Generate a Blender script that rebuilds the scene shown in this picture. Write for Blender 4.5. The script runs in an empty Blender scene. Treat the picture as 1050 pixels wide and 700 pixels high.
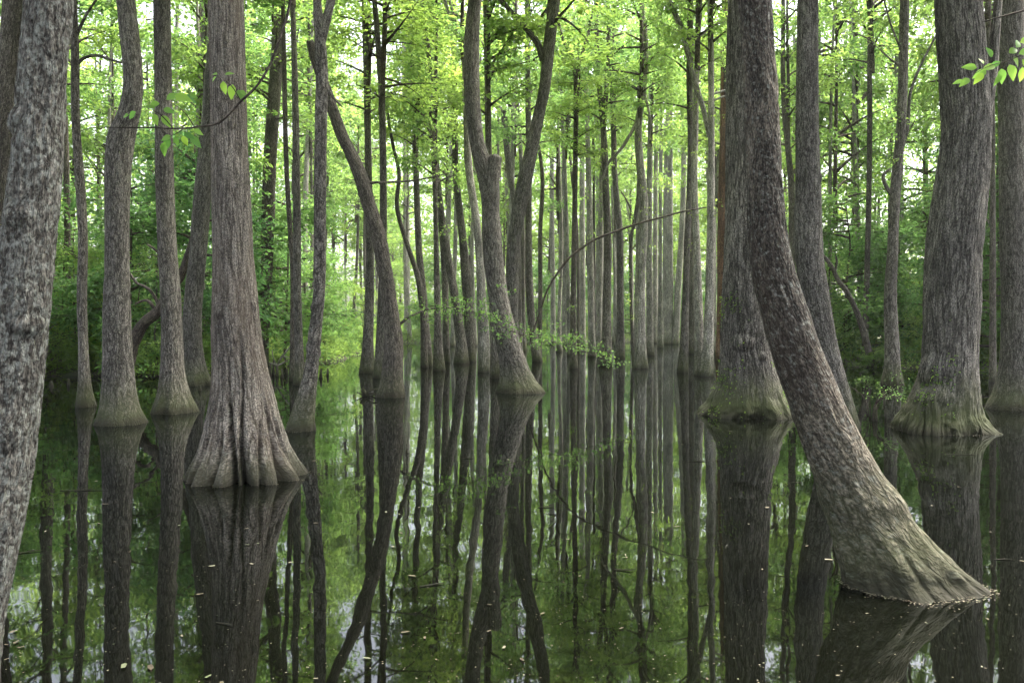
import bpy, math, random
import numpy as np

np.seterr(all='ignore')
random.seed(7)
RNG = np.random.default_rng(7)
C = bpy.context.scene.collection
F, H, CX, HY = 817.0, 1.6, 525.0, 335.0     # focal length in photo pixels, eye height, optical centre, horizon
WATER = 0.0

# ------------------------------------------------------------------ helpers
def hash3(ix, iy, iz, seed):
    h = (ix.astype(np.int64)*374761393 + iy.astype(np.int64)*668265263 + iz.astype(np.int64)*2147483647 + seed*974634777) & 0xffffffff
    h = ((h ^ (h >> 13)) * 1274126177) & 0xffffffff
    h = ((h ^ (h >> 15)) * 2246822519) & 0xffffffff
    return ((h ^ (h >> 16)) & 0xffff) / 65535.0

def noise3(x, y, z, seed=0):
    """smooth value noise, 0..1"""
    xi, yi, zi = np.floor(x), np.floor(y), np.floor(z)
    fx, fy, fz = x-xi, y-yi, z-zi
    fx, fy, fz = [t*t*(3-2*t) for t in (fx, fy, fz)]
    r = 0
    for dx in (0, 1):
        for dy in (0, 1):
            for dz in (0, 1):
                w = (fx if dx else 1-fx)*(fy if dy else 1-fy)*(fz if dz else 1-fz)
                r = r + w*hash3(xi+dx, yi+dy, zi+dz, seed)
    return r

def fbm(x, y, z, seed=0, octs=3):
    r, a, t = 0, 1.0, 0
    for o in range(octs):
        r = r + a*noise3(x*2**o, y*2**o, z*2**o, seed+o*17); t += a; a *= .5
    return r/t

def make_mesh(name, V, Q, attrs=None, smooth=True, mat=None):
    V = np.asarray(V, np.float32); Q = np.asarray(Q, np.int32)
    me = bpy.data.meshes.new(name)
    me.vertices.add(len(V)); me.vertices.foreach_set('co', V.ravel())
    k = Q.shape[1]
    me.loops.add(Q.size); me.loops.foreach_set('vertex_index', Q.ravel())
    me.polygons.add(len(Q))
    me.polygons.foreach_set('loop_start', np.arange(0, Q.size, k, dtype=np.int32))
    me.polygons.foreach_set('loop_total', np.full(len(Q), k, np.int32))
    me.polygons.foreach_set('use_smooth', np.full(len(Q), smooth, bool))
    for n, a in (attrs or {}).items():
        a = np.asarray(a, np.float32)
        if a.ndim == 2:
            at = me.attributes.new(n, 'FLOAT_VECTOR', 'POINT'); at.data.foreach_set('vector', a.ravel())
        else:
            at = me.attributes.new(n, 'FLOAT', 'POINT'); at.data.foreach_set('value', a.ravel())
    me.update(calc_edges=True)
    if mat: me.materials.append(mat)
    return me

def link(name, me, parent=None, loc=None):
    o = bpy.data.objects.new(name, me); C.objects.link(o)
    if parent: o.parent = parent
    if loc is not None: o.location = loc
    return o

def tag(o, label, cat, group=None, kind=None):
    if label: o['label'] = label
    if cat: o['category'] = cat
    if group: o['group'] = group
    if kind: o['kind'] = kind
    return o

def thing(name, label, cat, loc, group=None):
    o = bpy.data.objects.new(name, None); o.empty_display_size = .2; C.objects.link(o)
    o.location = loc
    return tag(o, label, cat, group)

def hermite(t, tk, vk):
    """smooth curve through the keys, no overshoot worth speaking of"""
    tk, vk = np.asarray(tk, float), np.asarray(vk, float)
    if len(tk) == 2: return np.interp(t, tk, vk)
    d = np.diff(vk)/np.maximum(np.diff(tk), 1e-9)
    m = np.empty_like(vk); m[0], m[-1] = d[0], d[-1]
    h0, h1 = np.diff(tk)[:-1], np.diff(tk)[1:]
    m[1:-1] = (d[:-1]*h1 + d[1:]*h0)/(h0+h1)
    i = np.clip(np.searchsorted(tk, t)-1, 0, len(tk)-2)
    h = tk[i+1]-tk[i]; u = np.clip((t-tk[i])/h, 0, 1)
    return ((2*u**3-3*u**2+1)*vk[i] + (u**3-2*u**2+u)*h*m[i] + (-2*u**3+3*u**2)*vk[i+1] + (u**3-u**2)*h*m[i+1])

class MB:
    def __init__(s): s.V, s.Q, s.B, s.n = [], [], [], 0
    def add(s, V, Q, B):
        s.V.append(V); s.Q.append(Q+s.n); s.B.append(B); s.n += len(V)
    def mesh(s, name, mat):
        return make_mesh(name, np.concatenate(s.V), np.concatenate(s.Q), {'bco': np.concatenate(s.B)}, True, mat)

def ring_quads(nr, ns):
    i = np.arange(nr-1)[:, None]*ns; j = np.arange(ns)[None, :]; j2 = (j+1) % ns
    return np.stack([i+j, i+j2, i+ns+j2, i+ns+j], -1).reshape(-1, 4)

def tube(mb, pts, rad, ns=6, seed=0, smooth_n=None, knob=0.12):
    """a bent round limb through pts (n x 3) with radius per point"""
    pts = np.asarray(pts, float); rad = np.asarray(rad, float)
    t = np.concatenate([[0], np.cumsum(np.linalg.norm(np.diff(pts, axis=0), axis=1))])
    n = smooth_n or max(3, len(pts)*4)
    tt = np.linspace(0, t[-1], n)
    P = np.stack([hermite(tt, t, pts[:, k]) for k in range(3)], 1)
    R = np.maximum(np.interp(tt, t, rad), .0008)
    T = np.gradient(P, axis=0); T /= np.linalg.norm(T, axis=1)[:, None]+1e-9
    ref = np.array([0.13, 0.99, 0.05]) if abs(T[:, 1]).mean() < .8 else np.array([1., 0, 0])
    A = np.cross(T, ref); A /= np.linalg.norm(A, axis=1)[:, None]+1e-9
    B = np.cross(T, A)
    th = np.linspace(0, 2*np.pi, ns, endpoint=False)
    R0 = max(float(np.median(R)), .01)
    rr = R[:, None]*(1+knob*(noise3(np.cos(th)[None]*1.5+0*tt[:, None], np.sin(th)[None]*1.5, tt[:, None]/max(R0*5, .02), seed)-.5)*2)
    V = P[:, None]+rr[..., None]*(np.cos(th)[None, :, None]*A[:, None]+np.sin(th)[None, :, None]*B[:, None])
    V[-1] = P[-1]+(V[-1]-P[-1])*.35
    bc = np.stack([np.broadcast_to(R0*np.cos(th)[None], rr.shape), np.broadcast_to(R0*np.sin(th)[None], rr.shape),
                   np.broadcast_to(tt[:, None], rr.shape)], -1)+seed*3.1
    mb.add(V.reshape(-1, 3), ring_quads(n, ns), bc.reshape(-1, 3))

def ramp(nt, stops):
    r = nt.nodes.new('ShaderNodeValToRGB'); e = r.color_ramp.elements
    while len(e) < len(stops): e.new(.5)
    for k, (p, c) in enumerate(stops):
        e[k].position = p; e[k].color = (*c, 1) if len(c) == 3 else c
    return r

# ------------------------------------------------------------------ materials
def bark(name, dark, lite, moss=0.3, lichen=0.0, freq=26, stretch=.16, bump=.5, red=0.0, mossh=.35, lscale=16, blotch=1.0):
    m = bpy.data.materials.new(name); m.use_nodes = True; nt = m.node_tree; N, L = nt.nodes, nt.links
    bs = N['Principled BSDF']; bs.inputs['Roughness'].default_value = .93; bs.inputs['Specular IOR Level'].default_value = .22
    at = N.new('ShaderNodeAttribute'); at.attribute_name = 'bco'
    def mapped(s):
        mp = N.new('ShaderNodeMapping'); mp.inputs['Scale'].default_value = s; L.new(at.outputs['Vector'], mp.inputs['Vector']); return mp
    def crack(k, gain, dist, seed):
        mp = mapped((freq*k, freq*k, freq*k*stretch)); mp.inputs['Location'].default_value = (seed, seed*2, 0)
        n = N.new('ShaderNodeTexNoise'); n.inputs['Scale'].default_value = 1; n.inputs['Detail'].default_value = 3; n.inputs['Roughness'].default_value = .55; n.inputs['Distortion'].default_value = dist
        L.new(mp.outputs[0], n.inputs['Vector'])
        s = N.new('ShaderNodeMath'); s.operation = 'SUBTRACT'; s.inputs[1].default_value = .5; L.new(n.outputs['Fac'], s.inputs[0])
        a = N.new('ShaderNodeMath'); a.operation = 'ABSOLUTE'; L.new(s.outputs[0], a.inputs[0])
        g = N.new('ShaderNodeMath'); g.operation = 'MULTIPLY'; g.use_clamp = True; g.inputs[1].default_value = gain; L.new(a.outputs[0], g.inputs[0])
        return g.outputs[0]
    c1 = crack(.5, 9, .5, 0); c2 = crack(1.15, 7, .3, 5)
    h2 = N.new('ShaderNodeMath'); h2.operation = 'MULTIPLY_ADD'; h2.inputs[1].default_value = .6; h2.inputs[2].default_value = .4; L.new(c2, h2.inputs[0])
    mx = N.new('ShaderNodeMath'); mx.operation = 'MULTIPLY'; L.new(c1, mx.inputs[0]); L.new(h2.outputs[0], mx.inputs[1])
    fine = mapped((freq*2.6, freq*2.6, freq*.9)); nf = N.new('ShaderNodeTexNoise'); nf.inputs['Scale'].default_value = 1; nf.inputs['Detail'].default_value = 4
    L.new(fine.outputs[0], nf.inputs['Vector'])
    r1 = ramp(nt, [(0.0, dark), (.35, [a*.5+b*.5 for a, b in zip(dark, lite)]), (.95, lite)]); L.new(mx.outputs[0], r1.inputs[0])
    big = mapped((2.2, 2.2, .9)); nb = N.new('ShaderNodeTexNoise'); nb.inputs['Scale'].default_value = 1; nb.inputs['Detail'].default_value = 6; L.new(big.outputs[0], nb.inputs['Vector'])
    rb = ramp(nt, [(.5-.16/blotch, (1-.34*blotch, 1-.35*blotch, 1-.35*blotch)), (.5+.16/blotch, (1+.22*blotch, 1+.2*blotch, 1+.17*blotch))]); L.new(nb.outputs['Fac'], rb.inputs[0])
    def mix(a, b, fac=None, blend='MIX', f=1.0):
        q = N.new('ShaderNodeMix'); q.data_type = 'RGBA'; q.blend_type = blend; q.inputs['Factor'].default_value = f
        for s_, src in ((6, a), (7, b)):
            if isinstance(src, tuple): q.inputs[s_].default_value = (*src, 1)
            else: L.new(src, q.inputs[s_])
        if fac is not None: L.new(fac, q.inputs['Factor'])
        return q.outputs[2]
    col = mix(r1.outputs[0], rb.outputs[0], blend='MULTIPLY')
    rf = ramp(nt, [(.34, (.32, .32, .32)), (.5, (.95, .95, .95)), (.66, (1.85, 1.84, 1.80))]); L.new(nf.outputs['Fac'], rf.inputs[0])
    col = mix(col, rf.outputs[0], blend='MULTIPLY')
    oi = N.new('ShaderNodeObjectInfo'); ro = ramp(nt, [(0, (.82, .83, .82)), (1, (1.15, 1.13, 1.10))]); L.new(oi.outputs['Random'], ro.inputs[0])
    col = mix(col, ro.outputs[0], blend='MULTIPLY')
    if lichen:
        lm = mapped((lscale, lscale, lscale*.6)); ln = N.new('ShaderNodeTexNoise'); ln.inputs['Scale'].default_value = 1; ln.inputs['Detail'].default_value = 7; ln.inputs['Roughness'].default_value = .72
        L.new(lm.outputs[0], ln.inputs['Vector'])
        lr = ramp(nt, [(.60-lichen*.16, (0, 0, 0)), (.72-lichen*.13, (1, 1, 1))]); L.new(ln.outputs['Fac'], lr.inputs[0])
        lb = N.new('ShaderNodeMath'); lb.operation = 'MULTIPLY'; lb.inputs[1].default_value = min(1, .45+lichen*.4); L.new(lr.outputs[0], lb.inputs[0])
        col = mix(col, (.25, .262, .234), lb.outputs[0])
    # moss and water stain low on the trunk, broken up by noise
    geo = N.new('ShaderNodeNewGeometry'); sx = N.new('ShaderNodeSeparateXYZ'); L.new(geo.outputs['Position'], sx.inputs[0])
    mn = mapped((7, 7, 3)); nm = N.new('ShaderNodeTexNoise'); nm.inputs['Scale'].default_value = 1; nm.inputs['Detail'].default_value = 6; nm.inputs['Roughness'].default_value = .65; L.new(mn.outputs[0], nm.inputs['Vector'])
    def low(h, c, amp, target):
        a = N.new('ShaderNodeMath'); a.operation = 'MULTIPLY_ADD'; a.inputs[1].default_value = amp; a.inputs[2].default_value = -amp*.5; L.new(nm.outputs['Fac'], a.inputs[0])
        s_ = N.new('ShaderNodeMath'); s_.operation = 'ADD'; L.new(sx.outputs['Z'], s_.inputs[0]); L.new(a.outputs[0], s_.inputs[1])
        q = N.new('ShaderNodeMapRange'); q.inputs['From Min'].default_value = h; q.inputs['From Max'].default_value = h*.15; q.inputs['To Min'].default_value = 0; q.inputs['To Max'].default_value = c; L.new(s_.outputs[0], q.inputs['Value'])
        return mix(target, (.052, .060, .024) if target is col else (.018, .016, .012), q.outputs[0])
    if red:
        rm = mapped((5, 5, .8)); rn = N.new('ShaderNodeTexNoise'); rn.inputs['Scale'].default_value = 1; rn.inputs['Detail'].default_value = 3; L.new(rm.outputs[0], rn.inputs['Vector'])
        rr = ramp(nt, [(.46, (0, 0, 0)), (.62, (red, red, red))]); L.new(rn.outputs['Fac'], rr.inputs[0]); col = mix(col, (.155, .115, .085), rr.outputs[0])
    if moss: col = low(mossh*2.2, moss, mossh*2.2, col)
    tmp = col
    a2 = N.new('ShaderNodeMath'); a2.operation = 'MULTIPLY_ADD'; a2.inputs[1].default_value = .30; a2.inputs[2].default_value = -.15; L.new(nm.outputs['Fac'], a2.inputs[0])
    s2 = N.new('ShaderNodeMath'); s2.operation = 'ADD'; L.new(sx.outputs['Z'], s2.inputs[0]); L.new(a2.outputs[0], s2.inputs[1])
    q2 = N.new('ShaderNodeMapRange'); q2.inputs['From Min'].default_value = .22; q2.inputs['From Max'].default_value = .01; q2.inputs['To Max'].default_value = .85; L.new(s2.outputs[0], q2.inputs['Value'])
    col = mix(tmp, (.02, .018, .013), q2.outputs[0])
    L.new(col, bs.inputs['Base Color'])
    # relief
    hs = N.new('ShaderNodeMath'); hs.operation = 'MULTIPLY_ADD'; hs.inputs[1].default_value = .35; L.new(nf.outputs['Fac'], hs.inputs[0]); L.new(mx.outputs[0], hs.inputs[2])
    b = N.new('ShaderNodeBump'); b.inputs['Strength'].default_value = bump; b.inputs['Distance'].default_value = .7/freq; L.new(hs.outputs[0], b.inputs['Height']); L.new(b.outputs[0], bs.inputs['Normal'])
    return m

M = {
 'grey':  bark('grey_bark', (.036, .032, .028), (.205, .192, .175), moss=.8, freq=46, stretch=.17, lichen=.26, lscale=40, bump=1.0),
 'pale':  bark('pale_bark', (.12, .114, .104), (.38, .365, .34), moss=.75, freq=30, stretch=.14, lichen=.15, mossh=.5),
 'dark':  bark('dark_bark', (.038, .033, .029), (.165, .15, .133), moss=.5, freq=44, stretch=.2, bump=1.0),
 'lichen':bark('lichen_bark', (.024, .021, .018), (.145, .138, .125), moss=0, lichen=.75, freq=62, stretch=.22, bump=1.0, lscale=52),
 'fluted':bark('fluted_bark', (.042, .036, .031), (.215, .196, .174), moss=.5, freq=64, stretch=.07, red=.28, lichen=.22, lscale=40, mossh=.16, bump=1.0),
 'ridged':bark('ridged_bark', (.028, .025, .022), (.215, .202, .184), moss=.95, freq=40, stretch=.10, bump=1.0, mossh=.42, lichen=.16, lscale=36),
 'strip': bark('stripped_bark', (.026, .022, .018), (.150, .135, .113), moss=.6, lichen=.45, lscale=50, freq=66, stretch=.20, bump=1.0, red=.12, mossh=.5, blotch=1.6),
 'red':   bark('red_bark', (.09, .05, .035), (.24, .135, .09), moss=.2, freq=24),
 'twig':  bark('twig_bark', (.03, .026, .022), (.12, .10, .085), moss=0, freq=40),
}

def leafmat(name, dif, tra, var=.35, gloss=.25, yel=0.0):
    m = bpy.data.materials.new(name); m.use_nodes = True; nt = m.node_tree; N, L = nt.nodes, nt.links
    N.remove(N['Principled BSDF']); out = N['Material Output']
    at = N.new('ShaderNodeAttribute'); at.attribute_name = 'lv'
    oi = N.new('ShaderNodeObjectInfo')
    def tint(c):
        r = ramp(nt, [(0, [c[0]*(1-var)*.8, c[1]*(1-var), c[2]*(1-var)]), (.5, list(c)), (1, [c[0]*(1+var*1.3), c[1]*(1+var), c[2]*(1+var*.5)])])
        L.new(at.outputs['Fac'], r.inputs[0])
        r2 = ramp(nt, [(0, (.78, .86, .95)), (1, (1.2, 1.1, .9))]); L.new(oi.outputs['Random'], r2.inputs[0])
        q = N.new('ShaderNodeMix'); q.data_type = 'RGBA'; q.blend_type = 'MULTIPLY'; q.inputs['Factor'].default_value = 1
        L.new(r.outputs[0], q.inputs[6]); L.new(r2.outputs[0], q.inputs[7]); return q.outputs[2]
    d = N.new('ShaderNodeBsdfPrincipled'); d.inputs['Roughness'].default_value = .5; d.inputs['Specular IOR Level'].default_value = gloss; L.new(tint(dif), d.inputs['Base Color'])
    t = N.new('ShaderNodeBsdfTranslucent'); L.new(tint(tra), t.inputs['Color'])
    ad = N.new('ShaderNodeMixShader'); ad.inputs[0].default_value = .55; L.new(d.outputs[0], ad.inputs[1]); L.new(t.outputs[0], ad.inputs[2])
    L.new(ad.outputs[0], out.inputs['Surface']); return m

LF = {'bright': leafmat('spring_leaf', (.115, .195, .05), (.32, .50, .12), var=.4),
      'mid': leafmat('wood_leaf', (.098, .172, .046), (.26, .43, .10), var=.4),
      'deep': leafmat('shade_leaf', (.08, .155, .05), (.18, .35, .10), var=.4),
      'near': leafmat('near_leaf', (.13, .25, .05), (.34, .60, .11), var=.35)}

# ------------------------------------------------------------------ setting
TAB = [(-900, 15), (-300, 19), (0, 23.5), (200, 25.5), (255, 31), (340, 34), (375, 48), (410, 78), (700, 84), (760, 78), (800, 46), (850, 31), (1050, 26), (1400, 20), (2200, 15)]
def shore(x, y):
    """distance from the camera to the waterline in the direction of x, y"""
    a = np.arctan2(x, y)                                   # 0 = ahead
    ta = [math.atan((p-CX)/F) for p, _ in TAB]; tr = [d/math.cos(t) for (_, d), t in zip(TAB, ta)]
    return np.interp(a, [-math.pi]+ta+[math.pi], [14]+tr+[14])
def ground(x, y):
    x, y = np.asarray(x, float), np.asarray(y, float)
    r = np.hypot(x, y); d = r-shore(x, y)+2.2*(noise3(x*.35, y*.35, x*0, 5)-.5)
    s = np.clip((d+3)/5.5, 0, 1); s = s*s*(3-2*s)
    return -1.1+1.38*s+np.clip(d, 0, 60)*.012+(.35*(fbm(x*.12, y*.12, x*0, 3)-.5)+.10*(fbm(x*.9, y*.9, x*0, 8)-.5))*np.clip(d+1, 0, 4)/4

def mat_ground():
    m = bpy.data.materials.new('forest_floor'); m.use_nodes = True; nt = m.node_tree; N, L = nt.nodes, nt.links
    bs = N['Principled BSDF']; bs.inputs['Roughness'].default_value = .95
    g = N.new('ShaderNodeNewGeometry'); n = N.new('ShaderNodeTexNoise'); n.inputs['Scale'].default_value = 1.2; n.inputs['Detail'].default_value = 9; L.new(g.outputs['Position'], n.inputs['Vector'])
    r = ramp(nt, [(.3, (.035, .028, .018)), (.5, (.055, .05, .026)), (.62, (.05, .085, .02)), (.75, (.09, .12, .03))]); L.new(n.outputs['Fac'], r.inputs[0]); L.new(r.outputs[0], bs.inputs['Base Color'])
    b = N.new('ShaderNodeBump'); b.inputs['Strength'].default_value = .8; b.inputs['Distance'].default_value = .1; L.new(n.outputs['Fac'], b.inputs['Height']); L.new(b.outputs[0], bs.inputs['Normal'])
    return m
na, nr = 240, 110
rad = np.concatenate([[.5], np.geomspace(3, 100, nr-26), np.geomspace(104, 900, 25)])
ang = np.linspace(-math.pi, math.pi, na, endpoint=False)
gx = np.sin(ang)[None]*rad[:, None]; gy = np.cos(ang)[None]*rad[:, None]; gz = ground(gx, gy)
V = np.stack([gx, gy, gz], -1).reshape(-1, 3)
V = V[:, [0, 1, 2]]
tag(link('ground', make_mesh('ground', V, ring_quads(nr, na)[:, ::-1], mat=mat_ground())), 'muddy forest floor with leaf litter and green patches rising out of the swamp water', None, kind='structure')

def mat_water():
    m = bpy.data.materials.new('swamp_water'); m.use_nodes = True; nt = m.node_tree; N, L = nt.nodes, nt.links
    N.remove(N['Principled BSDF']); out = N['Material Output']
    g = N.new('ShaderNodeNewGeometry'); mp = N.new('ShaderNodeMapping'); mp.inputs['Scale'].default_value = (1, .6, 1); L.new(g.outputs['Position'], mp.inputs[0])
    n = N.new('ShaderNodeTexNoise'); n.inputs['Scale'].default_value = 2.2; n.inputs['Detail'].default_value = 2; L.new(mp.outputs[0], n.inputs['Vector'])
    b = N.new('ShaderNodeBump'); b.inputs['Strength'].default_value = .06; b.inputs['Distance'].default_value = .03; L.new(n.outputs['Fac'], b.inputs['Height'])
    d = N.new('ShaderNodeBsdfDiffuse'); d.inputs['Color'].default_value = (.003, .0034, .002, 1)
    gl = N.new('ShaderNodeBsdfGlossy'); gl.inputs['Roughness'].default_value = .02; gl.inputs['Color'].default_value = (.84, .86, .90, 1); L.new(b.outputs[0], gl.inputs['Normal'])
    fr = N.new('ShaderNodeFresnel'); fr.inputs['IOR'].default_value = 1.52; L.new(b.outputs[0], fr.inputs['Normal'])
    mx = N.new('ShaderNodeMixShader'); L.new(fr.outputs[0], mx.inputs[0]); L.new(d.outputs[0], mx.inputs[1]); L.new(gl.outputs[0], mx.inputs[2])
    L.new(mx.outputs[0], out.inputs['Surface']); return m
w = 260
tag(link('water', make_mesh('water', [(-w, -w, 0), (w, -w, 0), (w, w, 0), (-w, w, 0)], [[0, 1, 2, 3]], smooth=False, mat=mat_water())), 'still black swamp water mirroring the trees', None, kind='structure')

# ------------------------------------------------------------------ leaves and crowns
def leaf_quads(P, D, Nn, S, W=.52, droop=.18):
    """P base, D along-leaf unit, Nn leaf normal, S length -> folded four-corner leaves"""
    side = np.cross(Nn, D); side /= np.linalg.norm(side, axis=1)[:, None]+1e-9
    S = S[:, None]
    a = P; b = P+D*S*.5+side*S*W*.5+Nn*S*.06; c = P+D*S-Nn*S*droop; d = P+D*S*.5-side*S*W*.5+Nn*S*.06
    return np.stack([a, b, c, d], 1).reshape(-1, 3)

def leaf_mesh(name, P, D, Nn, S, lv, mat):
    V = leaf_quads(P, D, Nn, S); n = len(P)
    return make_mesh(name, V, np.arange(n*4).reshape(-1, 4), {'lv': np.repeat(lv, 4)}, False, mat)

def unit(v): return v/(np.linalg.norm(v, axis=-1, keepdims=True)+1e-9)

def spray(rng, o, d, ln, nl, size, tiltn=.35):
    """leaves on both sides of one twig, mostly in one plane"""
    d = unit(d); up = unit(np.array([0, 0, 1.])+rng.normal(0, tiltn, 3)*1.1)
    sd = unit(np.cross(up, d)); up = np.cross(d, sd)
    t = rng.uniform(.08, 1, nl); s = np.where(rng.random(nl) < .5, -1, 1)
    spread = ln*.42*(1-.55*t)*rng.random(nl)
    P = o+d*(t*ln)[:, None]+sd*(s*spread)[:, None]+up*(rng.normal(0, .13, nl)*ln-.12*ln*t**2)[:, None]
    D = unit(d*.7+sd*s[:, None]*.8+rng.normal(0, .45, (nl, 3))+np.array([0, 0, -.22]))
    Nn = unit(up+rng.normal(0, .6, (nl, 3))); Nn = unit(Nn-D*(Nn*D).sum(1)[:, None])
    return P, D, Nn, size*rng.uniform(.6, 1.25, nl)

def crown(seed, Hc, Rc, nlimb, nspray, nleaf, size, shape='tall', leaf='mid', low_el=5, stem=True):
    rng = np.random.default_rng(seed); mb = MB(); out = []
    if stem:
        w_ = np.cumsum(rng.normal(0, .10, (7, 2)), axis=0); zz = np.linspace(-.3, Hc*.97, 7); w_[0] = 0
        ax = np.column_stack([w_*.5, zz]); tube(mb, ax, np.linspace(.09, .012, 7)*Hc/9, 6, seed)
    else:
        zz = np.linspace(0, Hc, 7); ax = np.column_stack([np.zeros((7, 2)), zz])
    for i in range(nlimb):
        f = rng.uniform(0, 1)**.9; z0 = Hc*f*.9
        if shape == 'tall': reach = Rc*(.55+.6*math.sin(math.pi*min(1, .18+f*.8)))*rng.uniform(.55, 1.15)*(1-.35*f)
        elif shape == 'layer': reach = Rc*rng.uniform(.5, 1.15)*(1-.6*f)
        else: reach = Rc*rng.uniform(.4, 1.1)*(1-.3*f)
        az = rng.uniform(0, 2*math.pi); el = math.radians(rng.uniform(low_el, 50 if shape != 'layer' else 26))
        dv = np.array([math.cos(az)*math.cos(el), math.sin(az)*math.cos(el), math.sin(el)])
        o = np.array([np.interp(z0, ax[:, 2], ax[:, 0]), np.interp(z0, ax[:, 2], ax[:, 1]), z0])
        side = np.array([-math.sin(az), math.cos(az), 0])*rng.normal(0, .2)
        pts = [o+dv*reach*t+side*reach*t*t+np.array([0, 0, -.22*reach*t*t]) for t in (0, .3, .6, 1)]
        tube(mb, pts, [.03+.012*reach, .022+.006*reach, .014, .005], 5, seed+i, 7)
        for k in range(nspray):
            t = rng.uniform(.22, 1.0)
            p = o+dv*reach*t+side*reach*t*t+np.array([0, 0, -.22*reach*t*t])
            a2 = az+rng.normal(0, .9); d2 = np.array([math.cos(a2), math.sin(a2), rng.uniform(-.25, .45)])
            ln = rng.uniform(.5, 1.3)*min(1, Rc/2.2)
            p = p+rng.normal(0, .12, 3)*ln
            out.append(spray(rng, p, d2, ln, nleaf, size))
            if k % 2 == 0: tube(mb, [p, p+unit(d2)*ln*.5, p+unit(d2)*ln*.95-np.array([0, 0, .1*ln])], [.010, .007, .003], 3, k, 3)
    P, D, Nn, S = [np.concatenate(a) for a in zip(*out)]
    lv = np.clip(fbm(P[:, 0]*.9, P[:, 1]*.9, P[:, 2]*.9, seed)*.9+rng.normal(0, .16, len(P)), 0, 1)
    return leaf_mesh('crown', P, D, Nn, S, lv, LF[leaf]), mb.mesh('branches', M['twig'])

CR = {}
CR['tall'] = [crown(100+i, 13, 3.0, 30, 11, 17, .21, 'tall', 'bright') for i in range(5)]
CR['wood'] = [crown(200+i, 12, 3.6, 32, 11, 14, .215, 'tall', 'mid') for i in range(4)]
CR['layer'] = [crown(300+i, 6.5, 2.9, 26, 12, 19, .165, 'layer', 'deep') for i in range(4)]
CR['sapling'] = [crown(400+i, 4.5, 1.7, 18, 9, 22, .11, 'layer', 'bright') for i in range(3)]
CR['shrub'] = [crown(500+i, 1.5, 1.3, 18, 9, 24, .095, 'bush', 'bright' if i % 2 else 'mid', 20, False) for i in range(4)]

def add_crown(root, kind, z0, zs, rs, rot=None):
    c, b = random.choice(CR[kind]); rot = random.uniform(0, 6.28) if rot is None else rot
    for n, me in (('branches', b), ('crown', c)):
        o = link(n, me, root); o.location = z0 if not np.isscalar(z0) else (0, 0, z0); o.rotation_euler.z = rot; o.scale = (rs, rs, zs)

# ------------------------------------------------------------------ trunks
def trunk_rings(mb, keys, ns, dz, seed, flute=0.0, fh=.8, nfl=9, amp=0.0, ridge=26, lump=0.0, grooves=None, wob=.05, R0=None, bumps=None):
    """keys: rows x, y, z, r from the bottom up; rings stay level so r is the width seen from the side"""
    K = np.asarray(sorted(keys, key=lambda k: k[2]), float); z0, z1 = K[0, 2], K[-1, 2]
    n = max(6, int((z1-z0)/dz)); 
    zz = z0+(z1-z0)*np.linspace(0, 1, n)**(1.25 if dz < .1 else 1.35)
    X, Y, R = [hermite(zz, K[:, 2], K[:, k]) for k in (0, 1, 3)]
    R = np.maximum(R, .006); R0 = R0 or float(np.interp(.5, np.linspace(0, 1, n), np.sort(R)))
    lean = np.hypot(np.gradient(X, zz), np.gradient(Y, zz)); cl = 1/np.sqrt(1+lean**2)
    th = np.linspace(0, 2*np.pi, ns, endpoint=False); T, Z = np.meshgrid(th, zz)
    c_, s_ = np.cos(T), np.sin(T)
    mul = 1+wob*(noise3(c_*1.3+seed, s_*1.3, Z*1.1, seed)-.5)*2
    if flute:
        fz = np.exp(-np.maximum(Z, 0)/fh)
        f1 = noise3(c_*nfl*.32+9, s_*nfl*.32, Z*.35, seed+3); f2 = noise3(c_*nfl*.7+9, s_*nfl*.7, Z*.7, seed+5)
        mul += flute*fz*((f1-.5)*1.6+(np.abs(f2-.5)*2-.5)*.55)
    if lump:
        mul += lump*np.exp(-np.maximum(Z, 0)/(fh*.6))*(fbm(c_*2.4+3, s_*2.4, Z*4.5, seed+9)-.5)
    for (tc, wd, dep, top) in (grooves or []):                    # angle, half width, depth, height where it runs out
        dd = (T-tc+np.pi+.10*np.sin(Z*3+tc*5)) % (2*np.pi)-np.pi
        g = np.clip((top-Z)/top, 0, 1)**.8
        mul -= dep*g*np.exp(-(dd/(wd*(.45+.55*g)))**2)
    rr = R[:, None]*mul
    for (tb, zb_, sg, sz, am) in (bumps or []):
        dd = (T-tb+np.pi) % (2*np.pi)-np.pi; e = (dd*R0/sg)**2+((Z-zb_)/sz)**2
        rr = rr+am*(np.exp(-e**1.4)-.35*np.exp(-((np.sqrt(e)-1.25)/.28)**2))*(1+.5*(noise3(T*9, Z*16, Z*0, seed+31)-.5))
    if amp:
        kx = ridge
        a = R0*c_*kx+seed; b = R0*s_*kx; h = Z*kx*.13
        wv = noise3(a*.4, b*.4, h*1.2, seed+11)*1.6
        rd = 1-np.abs(noise3(a+wv, b+wv, h, seed+12)*2-1); rd2 = 1-np.abs(noise3(a*2.1, b*2.1, h*2.6+wv, seed+13)*2-1)
        rr = rr+amp*((rd**1.5-.5)*1.2+(rd2-.5)*.6)
    Vx = X[:, None]+rr*c_*1.0; Vy = Y[:, None]+rr*s_*cl[:, None]
    Vz = Z.copy()
    bc = np.stack([R0*c_+seed*1.7, R0*s_+seed*.9, Z], -1)
    V = np.stack([Vx, Vy, Vz], -1)
    mb.add(V.reshape(-1, 3), ring_quads(n, ns), bc.reshape(-1, 3))
    return K

def W(px, py, Y): return np.array([(px-CX)/F*Y, Y, H-(py-HY)/F*Y])

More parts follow.
